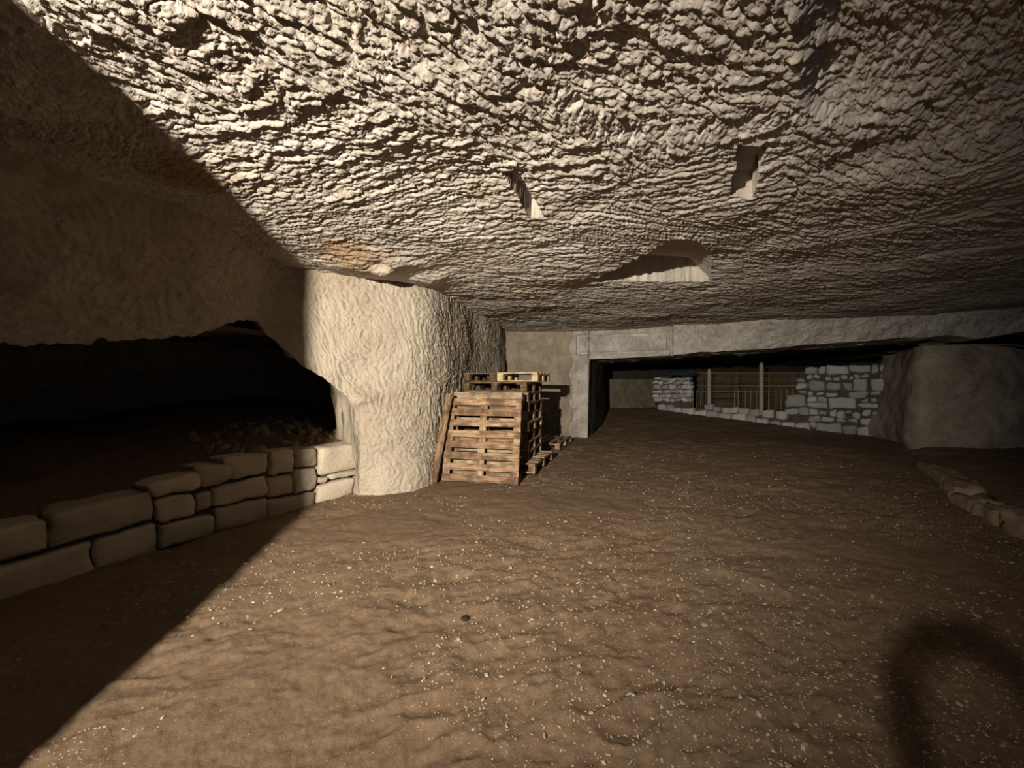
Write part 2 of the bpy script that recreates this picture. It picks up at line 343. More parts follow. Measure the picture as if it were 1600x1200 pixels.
wall_left = wall_sheet('wall_left', LP, zb_left, 2.95, M_WALL, rel_left, 900, 250, 0.9, 0.2, 26, 1.18, 0.6, push_left)
tag(wall_left, 'pale chiselled rock wall overhanging the low dark cave', None, None, 'structure')

# back: plastered wall beside the opening and the long lintel that runs off to the right
LINT_PX = [918, 960, 1049, 1089, 1200, 1240, 1339, 1400, 1474, 1524, 1600, 1800]
LINT_PY = [561, 560, 555, 551, 545, 540, 533, 529, 524, 529, 519, 508]
def zb_back(px, x, y):
    e = np.interp(px, LINT_PX, LINT_PY); z = CAMH+(600-e)/FPX*y
    return np.where(px < 921, np.interp(px, [918, 921], [-0.1, CAMH+39/FPX*9.8]), z+0.03*fbm(x*2.5, x*0, 4, 3)*sst(1040, 1100, px))
def rel_back(S, Z, px):
    r = 0.05*fbm(S*4, Z*4, 5, 4)+0.04*fbm(S*13, Z*13, 7, 4, 0.6)
    r += 0.10*((px > 893) & (px < 921) & (Z < 2.12))                               # door jamb stands proud
    py = 600-(Z-CAMH)*FPX/9.8
    ring = (px > 900) & (px < 1048) & (py > 523) & (py < 554) & ~((px > 905) & (px < 1042) & (py > 527.5) & (py < 549.5))
    r -= 0.2*ring                                                                   # groove around the raised panel on the lintel
    r += 0.09*(px > 1051)-0.03*((px > 1051) & (px < 1087))
    r -= 0.16*((px > 1048.5) & (px < 1052))+0.08*((px > 1086.5) & (px < 1089))
    r += sst(1120, 1200, px)*0.25*np.clip((Z-2.25)/0.45, -0.6, 1)                   # rough soffit slopes back
    return r
BP = [(-0.7, 9.93), (0.4, 9.9), (1.9, 9.8), (4.2, 9.05), (6.6, 8.1), (9.3, 7.0), (13.0, 5.5)]
wall_back = wall_sheet('wall_back', BP, zb_back, 2.95, M_LINT, rel_back, 1000, 120, 1.6, 0.0, 20)
M_PLAS = rock_mat('brown_earth_plaster', (0.24, 0.195, 0.14), (0.36, 0.30, 0.225), (0.48, 0.41, 0.32), (0.17, 0.125, 0.08), 2.4, 0.6, 1.0, 18)
wall_back.data.materials.append(M_PLAS)
_c = np.empty(len(wall_back.data.polygons)*3); wall_back.data.polygons.foreach_get('center', _c); _c = _c.reshape(-1, 3)
wall_back.data.polygons.foreach_set('material_index', ((800+FPX*_c[:, 0]/_c[:, 1]+3*np.sin(_c[:, 2]*9)) < 893).astype(np.int32))
tag(wall_back, 'grey plastered wall and long stone lintel over the wide opening', None, None, 'structure')

# right: squat rock pillar under the lintel
def build_pillar():
    P, s = smooth_path([(9.6, 10.2), (8.95, 8.9), (8.2, 7.85), (8.45, 7.55), (9.4, 7.35), (11.0, 7.45), (13.2, 7.9)], 300)
    T = np.gradient(P, axis=0); T /= np.linalg.norm(T, axis=1)[:, None]; N = np.stack([-T[:, 1], T[:, 0]], -1)
    zt = np.interp(P[:, 0], [8, 9, 9.6, 10.2, 11, 13], [2.12, 2.12, 2.08, 1.95, 1.8, 1.7])
    m = 130; t = np.linspace(0, 1, m)[:, None]; Z = -0.15+(zt[None]+0.15)*np.minimum(t/0.8, 1)
    S = np.repeat(s[None], m, 0)
    inn = 1.6*np.clip((t-0.8)/0.2, 0, 1)**1.0+0.12*sst(0.66, 0.8, t)
    off = 0.16*fbm(S*1.1, Z*1.3, 3, 3)+0.035*fbm(S*5, Z*7, 5, 4)*sst(2.2, 3.2, S)+0.12*np.exp(-((Z-0.25)/0.3)**2)-inn
    X = P[None, :, 0]-N[None, :, 0]*off; Y = P[None, :, 1]-N[None, :, 1]*off
    Z = Z+0.1*fbm(S*2, t*9, 6, 3)*(t > 0.8)-0.04*np.clip((t-0.8)/0.2, 0, 1)
    return grid('wall_pillar', np.stack([X, Y, Z], -1), M_PILL, flip=True)
tag(build_pillar(), 'squat brown rock pillar below the end of the lintel', None, None, 'structure')

# enclosing rock out of the light: right side, the room behind the lintel, and the rock beside the lamp on the left
def simple_sheet(name, path, z0, z1, mat, amp=0.15, n=120, m=50, label=None):
    P, s = smooth_path(path, n); T = np.gradient(P, axis=0); T /= np.linalg.norm(T, axis=1)[:, None]; N = np.stack([-T[:, 1], T[:, 0]], -1)
    Z = np.repeat(np.linspace(z0, z1, m)[:, None], n, 1); S = np.repeat(s[None], m, 0)
    off = amp*fbm(S*1.2, Z*1.2, 5, 5)+0.25*amp*fbm(S*6, Z*6, 2, 3)
    o = grid(name, np.stack([P[None, :, 0]-N[None, :, 0]*off, P[None, :, 1]-N[None, :, 1]*off, Z], -1), mat, flip=True)
    return tag(o, label, None, None, 'structure')
simple_sheet('wall_right', [(13.0, 10), (12.4, 6), (11.5, 3), (10.5, 0), (10, -4)], -0.2, 3.0, M_CAVE, 0.3, label='dark rock wall on the right of the chamber')
simple_sheet('wall_inner_left', [(1.95, 9.95), (2.9, 12.2), (3.65, 14.9), (3.7, 16)], -0.2, 2.6, M_SHADE, 0.06, label='unlit side wall of the inner room beyond the opening')
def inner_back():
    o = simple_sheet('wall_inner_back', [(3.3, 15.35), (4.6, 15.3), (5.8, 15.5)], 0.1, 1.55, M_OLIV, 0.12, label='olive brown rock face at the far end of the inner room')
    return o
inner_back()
simple_sheet('wall_far', [(2.5, 17.2), (6, 17.4), (11, 17), (13.4, 13), (13.6, 9)], -0.2, 2.8, M_SHADE, 0.2, label='shade-darkened rock behind the far rubble wall')
def inner_ceiling():
    X, Y = np.meshgrid(np.linspace(0.5, 14, 120), np.linspace(6.0, 18, 120), indexing='xy')
    # starts behind the lintel face
    fy = np.interp(X, [p[0] for p in BP], [p[1] for p in BP])+0.9
    Y = fy+(Y-6)/12*(18-fy)
    z = 2.22+0.2*fbm(X*0.8, Y*0.8, 4, 4)+0.05*fbm(X*5, Y*5, 6, 3)-0.12*sst(10, 16, Y)+0.08*sst(3, 9, X)
    return grid('ceiling_inner', np.stack([X, Y, z], -1), M_SHADE, flip=True)
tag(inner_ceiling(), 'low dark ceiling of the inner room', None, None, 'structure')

# rock spur beside the lamp: it throws the long shade over the left of the chamber
def spur():
    P, s = smooth_path([(-7.0, -0.3), (-4.0, -0.1), (-1.78, 0.02), (-1.62, 0.17), (-1.76, 0.36), (-4.0, 0.7), (-7.0, 0.9)], 160)
    T = np.gradient(P, axis=0); T /= np.linalg.norm(T, axis=1)[:, None]; N = np.stack([-T[:, 1], T[:, 0]], -1)
    Z = np.repeat(np.linspace(-0.2, 2.95, 60)[:, None], 160, 1); S = np.repeat(s[None], 60, 0)
    off = 0.03*fbm(S*1.5, Z*1.5, 3, 4)
    return grid('wall_spur', np.stack([P[None, :, 0]-N[None, :, 0]*off, P[None, :, 1]-N[None, :, 1]*off, Z], -1), M_WALL)
tag(spur(), 'rock spur at the left edge of the chamber', None, None, 'structure')

# ------------------------------------------------------------------ low cave on the left
A_LOW, B_LOW = (-3.22, 2.42), (-1.94, 4.77)                    # plan line of the low stone wall's face
LDIR = Vector((B_LOW[0]-A_LOW[0], B_LOW[1]-A_LOW[1], 0)).normalized(); LIN = Vector((-LDIR.y, LDIR.x, 0))
def cave():
    # earth fill behind the low wall, rising to the back
    s = np.linspace(-3.2, 3.6, 150); d = np.linspace(0.16, 4.2, 110); Sg, Dg = np.meshgrid(s, d, indexing='xy')
    X = A_LOW[0]+LDIR.x*Sg+LIN.x*Dg; Y = A_LOW[1]+LDIR.y*Sg+LIN.y*Dg
    top = np.interp(Sg, [-3, 0, 1.0, 1.8, 2.7, 3.6], [0.36, 0.40, 0.44, 0.52, 0.56, 0.62])
    z = top-0.03+0.42*sst(0.1, 3.2, Dg)+0.10*sst(1.2, 2.6, Sg)*sst(0.1, 0.9, Dg)+0.07*fbm(X*2, Y*2, 3, 4)*sst(0.1, 0.4, Dg)+0.02*fbm(X*9, Y*9, 5, 3)
    tag(grid('floor_cave', np.stack([X, Y, z], -1), M_DIRT), 'dark earth fill of the low cave behind the block wall', None, None, 'structure')
    simple_sheet('wall_cave', [(-6.0, -1.0), (-7.6, -0.3), (-7.2, 2.5), (-6.2, 5.6), (-4.6, 7.4), (-3.1, 7.2), (-1.9, 6.7), (-0.9, 6.45)], 0.0, 2.6, M_WALL, 0.45, 220, 90, 'lumpy rock at the back of the low dark cave')
    X, Y = np.meshgrid(np.linspace(-8, -0.9, 60), np.linspace(-0.5, 8.2, 60)); 
    # roof only behind the overhang
    fx = np.interp(Y, [p[1] for p in LP], [p[0] for p in LP])-0.35
    X = np.minimum(X, fx)
    z = 1.98+0.25*fbm(X*0.9, Y*0.9, 6, 4)
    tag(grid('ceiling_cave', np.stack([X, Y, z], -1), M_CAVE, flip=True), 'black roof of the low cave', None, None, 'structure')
cave()

# ------------------------------------------------------------------ stones
def cube_faces(n):
    """subdivided cube surface: vertices in [-1,1]^3 and quads"""
    idx = {}; V = []; F = []
    def vid(p):
        k = tuple(round(c*n) for c in p)
        if k not in idx: idx[k] = len(V); V.append(p)
        return idx[k]
    L = [-1+2*i/n for i in range(n+1)]
    for ax in range(3):
        for sg in (-1, 1):
            for i in range(n):
                for j in range(n):
                    q = []
                    for a, b in ((i, j), (i+1, j), (i+1, j+1), (i, j+1)):
                        p = [0, 0, 0]; p[ax] = sg; p[(ax+1) % 3] = L[a]; p[(ax+2) % 3] = L[b]; q.append(vid(tuple(p)))
                    F.append(q if sg > 0 else q[::-1])
    return np.array(V), np.array(F)
CUBE = {n: cube_faces(n) for n in (1, 3, 4, 7)}
def stone_mesh(name, quad, depth, mat, n=4, rnd=0.035, amp=0.02, freq=7.0, bulge=0.0):
    """rounded rough block whose front face is the quad TL, TR, BR, BL; depth is the vector to its back"""
    TL, TR, BR, BL = [Vector(p) for p in quad]; V, F = CUBE[n]
    wv = ((TR-TL).length+(BR-BL).length)/2; hv = ((TL-BL).length+(TR-BR).length)/2; dv = Vector(depth).length
    half = np.array([wv, hv, dv])/2; r = min(rnd, half.min()*0.9)
    # spread the cuts towards the edges so that the rounding is carried by them
    U = np.sign(V)*(1-(1-np.abs(V))**1.35) if n > 3 else V
    P = U*half; inner = np.clip(P, -(half-r), half-r); D = P-inner; L = np.linalg.norm(D, axis=1)[:, None]
    P = np.where(L > 1e-9, inner+D/np.maximum(L, 1e-9)*r, P); Q = P/half
    a = (Q[:, 0:1]+1)/2; b = (Q[:, 1:2]+1)/2; c = (1-Q[:, 2:3])/2
    tl, tr, br, bl = [np.array(p) for p in (TL, TR, BR, BL)]
    W = (tl*(1-a)+tr*a)*b+(bl*(1-a)+br*a)*(1-b)+np.array(depth)*c
    nz = np.array([list(mnoise.fractal(Vector(p)*freq+Vector((k*31.7, 0, 0)), 0.8, 2.0, 3) for k in range(3)) for p in W])
    W = W+amp*nz
    if bulge: W = W-np.array(Vector(depth).normalized())*bulge*((1-Q[:, 0:1]**2)*(1-Q[:, 1:2]**2))*(Q[:, 2:3] > 0)
    o = W.mean(0); return mesh_np(name, W-o, F, mat, n > 3), Vector(o)
def add_stone(quad, depth, mat, parent, n=4, rnd=0.035, amp=0.02, freq=7.0, name='stone', label=None, bulge=0.0):
    me, o = stone_mesh(name, quad, depth, mat, n, rnd, amp, freq, bulge)
    ob = link(name, me, parent); ob.location = o-(parent.location if parent else Vector())
    if label: ob['label'] = label
    return ob

# low wall of sandstone blocks (outlines read off the wall's face)
low = tag(empty('block_wall', (A_LOW[0], A_LOW[1], 0)), 'low wall of weathered sandstone blocks closing the dark cave', 'stone wall')
BLK = [[(-300, 505), (190, 405), (205, 520), (-300, 670)], [(205, 380), (630, 290), (638, 405), (215, 520)],
       [(-300, 690), (385, 498), (402, 640), (-300, 840)], [(402, 492), (650, 420), (662, 545), (405, 625)],
       [(605, 262), (830, 205), (838, 268), (640, 320)], [(795, 183), (960, 175), (965, 238), (845, 270)],
       [(925, 150), (1120, 130), (1115, 210), (972, 238)], [(640, 326), (808, 292), (813, 385), (665, 420)],
       [(817, 298), (884, 285), (880, 355), (822, 377)], [(888, 275), (1115, 220), (1115, 303), (892, 353)],
       [(665, 427), (890, 382), (893, 465), (668, 535)], [(896, 361), (1115, 310), (1113, 405), (896, 462)],
       [(1130, 120), (1228, 112), (1228, 205), (1132, 222)], [(1233, 118), (1328, 105), (1328, 180), (1236, 190)],
       [(1120, 232), (1222, 215), (1218, 295), (1118, 315)], [(1226, 200), (1315, 188), (1318, 278), (1223, 297)],
       [(1118, 324), (1318, 290), (1318, 350), (1118, 405)], [(1335, 110), (1505, 85), (1500, 190), (1330, 225)],
       [(1322, 232), (1370, 228), (1365, 248), (1322, 256)], [(1378, 220), (1490, 196), (1492, 218), (1378, 241)],
       [(1320, 266), (1475, 230), (1470, 300), (1322, 338)]]
def low_xyz(sd, z): return Vector((A_LOW[0]+LDIR.x*sd, A_LOW[1]+LDIR.y*sd, z))
def low_pt(zx, zy, out=0.0):
    px, py = zx*0.375, 660+zy*0.375
    x, y = on_line(px, A_LOW, B_LOW); p = at_depth(px, py, y); return p-LIN*out
for i, q in enumerate(BLK):
    out = random.uniform(-0.012, 0.02)
    cx = sum(p[0] for p in q)/4; cy = sum(p[1] for p in q)/4
    qq = [(cx+(x-cx)*1.0, cy+(y-cy)*1.0) for x, y in q]
    add_stone([low_pt(x, y, out) for x, y in qq], LIN*random.uniform(0.26, 0.34), M_BLOCK, low, 7, 0.026 if (q[1][0]-q[0][0]) > 70 else 0.012, 0.02, 8, name='block', bulge=0.01)
# the wall runs on past the left edge of the view
_e0 = (low_pt(-300, 590)-Vector((A_LOW[0], A_LOW[1], 0))).dot(LDIR)-0.02
for k in range(5):
    for z0, z1 in ((-0.06, 0.17), (0.185, 0.41)):
        b1, b0 = _e0-0.5*k+(0.12 if z0 > 0 and k else 0), _e0-0.5*(k+1)+0.02+(0.12 if z0 > 0 else 0)
        add_stone([low_xyz(b0, z1), low_xyz(b1, z1), low_xyz(b1, z0), low_xyz(b0, z0)], LIN*0.3, M_BLOCK, low, 4, 0.026, 0.02, 8, name='block')
# packed earth seen in the joints
core = stone_mesh('joint_earth', [low_pt(-300, 530)+LIN*0.07, low_pt(1500, 100)+LIN*0.07, low_pt(1470, 330)+LIN*0.07, low_pt(-300, 860)+LIN*0.07], LIN*0.2, M_MORT, 7, 0.02, 0.01)
co = link('joint_earth', core[0], low); co.location = core[1]-low.location

# ------------------------------------------------------------------ rubble wall of the inner room
RA, RB = (5.49, 15.0), (9.8, 9.5)
RD = Vector((RB[0]-RA[0], RB[1]-RA[1], 0)).normalized(); RIN = Vector((-RD.y, RD.x, 0))     # away from the viewer
def rub_pt(px, py, out=0.0):
    x, y = on_line(px, RA, RB); return at_depth(px, py, y)-RIN*out
rub = tag(empty('rubble_wall', (RB[0], RB[1], 0)), 'grey rubble stone wall at the far side of the inner room', 'stone wall')
def rect_stone(u0, v0, u1, v1, amp=0.045, out=0.0, big=False):
    j = lambda s: random.uniform(-s, s)
    q = [(u0+j(.7), v0+j(.7)), (u1+j(.7), v0+j(.7)), (u1+j(.7), v1+j(.7)), (u0+j(.7), v1+j(.7))]
    add_stone([rub_pt(a, b, out+random.uniform(0, 0.03)) for a, b in q], RIN*0.3, M_RUB, rub, 4, 0.05, amp, 5.0)
RR = [(270,250,420,325),(430,240,505,325),(520,225,760,325),(780,215,1005,305),(1020,205,1110,310),(1120,200,1200,300),(1210,210,1425,325),(1220,165,1345,205),
 (280,335,350,385),(360,335,430,380),(510,345,570,400),(585,350,660,400),(670,340,750,395),(770,350,820,400),(830,325,900,370),(920,318,1000,368),(1130,335,1220,385),(1245,350,1310,405),(1330,365,1420,405),
 (180,375,270,420),(175,430,300,490),(320,400,495,515),(510,425,680,505),(700,418,812,505),(820,375,975,515),(1020,375,1345,525),(1360,460,1435,530),(1355,415,1440,455),
 (195,500,285,545),(300,525,350,570),(395,530,500,565),(505,535,635,590),(770,518,985,595),(1005,525,1130,565),(1150,555,1265,600),(1270,550,1410,635),
 (50,570,280,695),(295,575,410,640),(420,590,525,650),(300,650,525,710),(540,597,855,715),(880,650,1120,712),(920,610,1010,645),(1035,605,1115,645),(1130,610,1260,735),(1275,645,1390,730),
 (40,715,190,790),(200,705,310,790),(320,715,420,790),(430,735,520,800),(540,730,620,800),(640,745,730,830),(740,738,800,775),(810,760,910,830),(930,730,1020,800),(1035,745,1180,800),(1195,750,1370,805),
 (305,800,440,865),(450,810,600,870),(620,835,740,880),(750,830,870,870),(900,830,1040,900),(1060,820,1180,890),(1190,830,1350,890),(1360,810,1400,890),
 (-140,865,-5,945),(0,865,160,955),(165,880,320,975),(325,865,400,935),(390,880,695,1020),(700,915,860,1020),(860,930,1000,1025),(1010,940,1190,1045),(1200,900,1390,1030)]
for (a, b, c, d) in RR: rect_stone(1220+.1375*a, 540+.1375*b, 1220+.1375*c, 540+.1375*d)
LO = [1027, 1041, 1053, 1065, 1085, 1104, 1121, 1143, 1165, 1181, 1200]
base_y = lambda u: np.interp(u, [1020, 1027, 1090, 1180, 1240], [638, 641, 656, 666, 674])
mid_y = lambda u: np.interp(u, [1020, 1027, 1105, 1186, 1240], [628, 631, 642, 652, 659])
for a, b in zip(LO[:-1], LO[1:]):
    m_ = (a+b)/2; rect_stone(a+.4, mid_y(m_)+random.uniform(-1.5, 1.5), b-.4, base_y(m_)+1, 0.035, 0.05)
for (a, b, v) in ((1100, 1113, 632), (1114, 1126, 635), (1128, 1153, 637), (1153.5, 1170, 638), (1170.5, 1186, 640), (1192, 1208, 641), (1213, 1229, 642)):
    rect_stone(a, v, b, mid_y((a+b)/2)-.3, 0.035, 0.03)
v = 590.0; row = 0
while v < 626:
    hgt = random.uniform(5, 8.5); u = 1019+random.uniform(0, 3)
    end = 1080-(v < 597)*2
    while u < end:
        wd = random.uniform(7, 15)
        if u+wd > end+3: wd = end-u
        if wd > 3: rect_stone(u, v+0.06*(u-1019)*0, min(u+wd, end), v+hgt-.5, 0.04)
        u += wd+.6
    v += hgt
# earth core that shows between the stones
for quad in ([(1254, 578), (1415, 566), (1415, 682), (1222, 676)], [(1222, 620), (1256, 620), (1256, 678), (1222, 674)], [(1022, 592), (1078, 592), (1078, 648), (1022, 636)], [(1022, 632), (1240, 650), (1240, 672), (1022, 637)]):
    me, o = stone_mesh('joint_earth', [rub_pt(a, b, -0.07) for a, b in quad], RIN*0.2, M_MORT, 4, 0.05, 0.03)
    co = link('joint_earth', me, rub); co.location = o-rub.location

# ------------------------------------------------------------------ generic boxes and rods
BOXC = {}
def board_mesh(sx, sy, sz, mat, bev=0.003):
    key = (round(sx, 3), round(sy, 3), round(sz, 3), mat.name)
    if key in BOXC: return BOXC[key]
    b = min(bev, sx*.2, sy*.2, sz*.2); h = np.array([sx, sy, sz])/2
    V = []; F = []; ids = {}
    for i in (-1, 1):
        for j in (-1, 1):
            for k in (-1, 1):
                s = np.array([i, j, k])
                for ax in range(3):
                    p = s*h-s*b; p[ax] = s[ax]*h[ax]; ids[(i, j, k, ax)] = len(V); V.append(p)
    for ax in range(3):
        o1, o2 = (ax+1) % 3, (ax+2) % 3
        for sg in (-1, 1):
            q = []
            for a, c in ((-1, -1), (1, -1), (1, 1), (-1, 1)):
                t = [0, 0, 0]; t[ax] = sg; t[o1] = a; t[o2] = c; q.append(ids[(*t, ax)])
            F.append(q if sg > 0 else q[::-1])
    for ax in range(3):
        o1, o2 = (ax+1) % 3, (ax+2) % 3
        for a in (-1, 1):
            for c in (-1, 1):
                t0 = [0, 0, 0]; t1 = [0, 0, 0]; t0[ax], t1[ax] = -1, 1
                for t in (t0, t1): t[o1], t[o2] = a, c
                F.append([ids[(*t0, o1)], ids[(*t1, o1)], ids[(*t1, o2)], ids[(*t0, o2)]])
    me = bpy.data.meshes.new('board'); me.from_pydata([tuple(p) for p in V], [], F)
    for i in (-1, 1):
        pass
    me.materials.append(mat); me.update(); BOXC[key] = me
    return me
def board(name, size, loc, parent, mat, rz=0.0, axis='X'):
    """board whose grain runs along its first size; axis turns that to local X or Y or Z of the parent"""
    o = link(name, board_mesh(*size, mat), parent); o.location = loc
    if axis == 'Y': o.rotation_euler = (0, 0, math.pi/2+rz)
    elif axis == 'Z': o.rotation_euler = (0, -math.pi/2, 0)
    else: o.rotation_euler = (0, 0, rz)
    return o
def tube(name, pts, r, mat, parent=None, n=7):
    pts = [Vector(p) for p in pts]; V = []; F = []
    for i, p in enumerate(pts):
        d = (pts[min(i+1, len(pts)-1)]-pts[max(i-1, 0)]).normalized(); a = d.orthogonal().normalized(); b = d.cross(a)
        rr = r[i] if isinstance(r, (list, tuple)) else r
        V += [p+rr*(a*math.cos(2*math.pi*k/n)+b*math.sin(2*math.pi*k/n)) for k in range(n)]
    for i in range(len(pts)-1):
        for k in range(n): F.append([i*n+k, i*n+(k+1) % n, (i+1)*n+(k+1) % n, (i+1)*n+k])
    F += [list(range(n))[::-1], list(range((len(pts)-1)*n, len(pts)*n))]
    me = bpy.data.meshes.new(name); me.from_pydata([tuple(v) for v in V], [], F); me.materials.append(mat); me.update()
    return link(name, me, parent)

# ------------------------------------------------------------------ pallets
def pallet(label, L, W, M4, mat, nb=8, bw=0.098, blocks=(3, 3), H=0.144, mat2=None, group='wooden pallets in the heap', under=3, rail_axis='W'):
    """local frame: deck boards run along X (length L), spread over Y (width W), deck up at z=H; origin at centre of its underside"""
    mat2 = mat2 or mat
    root = tag(empty('pallet'), label, 'pallet', group); root.matrix_world = M4
    bt = 0.022; xs = np.linspace(-L/2+0.05, L/2-0.05, blocks[0]); ys = np.linspace(-W/2+0.05, W/2-0.05, blocks[1])
    for k in range(nb):
        y = -W/2+bw/2+(W-bw)*k/(nb-1)
        board('deck_board', (L-random.choice((0, 0, 0.004)), bw-random.choice((0, .004, .008)), bt), (random.uniform(-.004, .004), y, H-bt/2), root, mat, random.uniform(-.004, .004))
    for x in xs: board('cross_board', (W, 0.1, bt), (x, 0, H-1.5*bt), root, mat2, 0, 'Y')
    for x in xs:
        for y in ys: board('block', (0.1, 0.1, H-3*bt), (x, y, bt+(H-3*bt)/2), root, mat2)
    if under == 3:
        for y in ys: board('base_board', (L, 0.1, bt), (0, y, bt/2), root, mat)
    else:
        for x in xs: board('base_board', (W, 0.1, bt), (x, 0, bt/2), root, mat, 0, 'Y')
    return root
def T(loc, rz=0, rx=0, ry=0): return Matrix.Translation(loc) @ Matrix.Rotation(rz, 4, 'Z') @ Matrix.Rotation(ry, 4, 'Y') @ Matrix.Rotation(rx, 4, 'X')
def flz(x, y): return float(floor_z(x, y))
YAW = math.radians(-13)
# stack of flat pallets: origin at its front centre
SYAW = math.radians(-17); SO = Vector((-0.27, 6.02, 0)); sx = Vector((math.cos(SYAW), math.sin(SYAW), 0)); sy = Vector((-math.sin(SYAW), math.cos(SYAW), 0))
ORD = ['lowest', 'second', 'third', 'fourth', 'fifth', 'sixth', 'seventh', 'eighth', 'ninth']
for k in range(9):
    c = SO+sy*(0.5+random.uniform(-.02, .02))+sx*random.uniform(-.02, .02)
    if k == 0: c = SO+sy*0.47+sx*0.10
    pallet('brown pallet lying flat, %s from the floor in the tall stack behind the leaning pallets' % ORD[k] if k else 'wide brown pallet flat on the dirt, jutting out below the tall stack',
           1.06 if k else 1.2, 1.0 if k else 1.2, T(c+Vector((0, 0, 0.02+0.1515*k)), SYAW+(random.uniform(-.02, .02) if k else -0.03)), W_DARK if k in (3, 6, 8) else W_GREY if k % 2 else W_WARM, nb=7, blocks=(3, 3), H=0.15, group='flat stacked pallets')
ztop = 0.02+0.1515*9
pallet('small dark half pallet lying on top of the stack at its left end', 0.55, 0.8, T(SO+sy*0.42-sx*0.265+Vector((0, 0, ztop)), SYAW), W_DARK, nb=5, blocks=(2, 3), group='flat stacked pallets')
pallet('small pale new-looking pallet on top of the stack at its right end', 0.66, 0.8, T(SO+sy*0.40+sx*0.375+Vector((0, 0, ztop+0.004)), SYAW-0.03), W_PALE, nb=5, blocks=(2, 3), group='flat stacked pallets')
# leaning pallets
def leaning(label, basec, yaw, lean, L, Hh, mat, **kw):
    # stands on its edge: local Y up along the slope, deck (local Z) towards the viewer
    m = Matrix.Translation(basec) @ Matrix.Rotation(yaw, 4, 'Z') @ Matrix.Rotation(math.pi/2-lean, 4, 'X') @ Matrix.Translation((0, Hh/2, -0.144))
    return pallet(label, L, Hh, m, mat, group='leaning pallets', **kw)
leaning('warm brown pallet leaning at the front of the heap, all eight slats in view', Vector((-0.455, 5.24, 0.005)), YAW, math.radians(13), 1.09, 1.17, W_WARM, nb=8, bw=0.1)
leaning('greyer pallet leaning just behind the front one, only its top board showing', Vector((-0.42, 5.45, 0.005)), YAW-0.02, math.radians(10.5), 1.06, 1.245, W_GREY, nb=7, bw=0.12)
# loose plank leaning at the left of the pallets
pb, pt = at_depth(677.5, 753, 5.27), at_depth(702.5, 615, 5.48)
d = (pt-pb); q = d.to_track_quat('X', 'Y')
o = link('plank', board_mesh(d.length, 0.045, 0.09, W_WARM))
tag(o, 'long narrow plank leaning beside the left edge of the front pallet', 'plank'); o.rotation_mode = 'QUATERNION'; o.rotation_quaternion = q; o.location = (pb+pt)/2
# a pallet on the floor behind the stack
pallet('low pallet lying alone on the dirt between the stack and the door jamb', 1.15, 0.6, T(Vector((0.88, 8.35, 0.02)), math.radians(69), 0), W_GREY, nb=4)

# ------------------------------------------------------------------ fence on the low part of the rubble wall
fn = tag(empty('wire_fence', rub_pt(1146, 640, 0)), 'wire mesh fence on two grey posts above the low rubble', 'fence')
def fpt(px, py, out=-0.12): return rub_pt(px, py, out)-fn.location
for u, y0, y1 in ((1105.5, 576, 641), (1187.5, 566, 650)):
    p = tube('post', [fpt(u, y1), fpt(u, (y0+y1)/2), fpt(u, y0+3), fpt(u, y0)], [0.06, 0.057, 0.055, 0.02], M_POST, fn, 10)
for (v0, v1) in ((582, 581.5), (592, 592), (602, 602.5), (611, 613)):
    tube('rail_wire', [fpt(1085+k*(1256-1085)/8, v0+(v1-v0)*k/8) for k in range(9)], 0.009, M_WIRE, fn, 5)
for u in (1080, 1086, 1092, 1144.5, 1150.5, 1161.5, 1170, 1179, 1198.5, 1210, 1218.5, 1227, 1236):
    tube('rod', [fpt(u, 642, -.13), fpt(u+.4, 609, -.13)], 0.010, M_WIRE, fn, 5)
def wire_mesh():
    V = []; F = []
    def seg(a, b, r=0.0018):
        d = (b-a).normalized(); s = RIN.cross(d)*r; t = RIN*r; i = len(V)
        V.extend([a-s, a+t, a+s, b-s, b+t, b+s]); F.extend([[i, i+1, i+4, i+3], [i+1, i+2, i+5, i+4], [i+2, i, i+3, i+5]])
    for u in np.arange(1092, 1252, 2.4): seg(fpt(u, 640, -.14), fpt(u, 583, -.14))
    for f in np.linspace(0, 1, 26): seg(fpt(1092, 583+f*57, -.14), fpt(1252, 583+f*57, -.14))
    me = bpy.data.meshes.new('wire_mesh'); me.from_pydata([tuple(v) for v in V], [], F); me.materials.append(M_WIRE)
    o = link('wire_mesh', me, fn); o['kind'] = 'stuff'
wire_mesh()
hd = tag(empty('board_hoarding', rub_pt(1120, 640, -0.35)), 'grey horizontal boards standing behind the wire fence', 'hoarding')
for k, (v0, v1, u0, u1) in enumerate(((584, 600, 1110, 1147), (603, 611, 1108, 1146), (614.5, 622, 1108, 1144), (626, 636, 1108, 1143))):
    a, b, c_, d_ = [rub_pt(u_, v_, -0.35)-hd.location for u_, v_ in ((u0, v0), (u1, v0), (u1, v1), (u0, v1))]
    add_stone([p+hd.location for p in (a, b, c_, d_)], RIN*0.03, W_OLD, hd, 1, 0.004, 0.0, name='plank')
for u in (1083, 1095):
    add_stone([rub_pt(u, 585, -0.3), rub_pt(u+8, 585, -0.3), rub_pt(u+8, 636, -0.3), rub_pt(u, 636, -0.3)], RIN*0.05, W_OLD, hd, 1, 0.004, 0.0, name='upright')
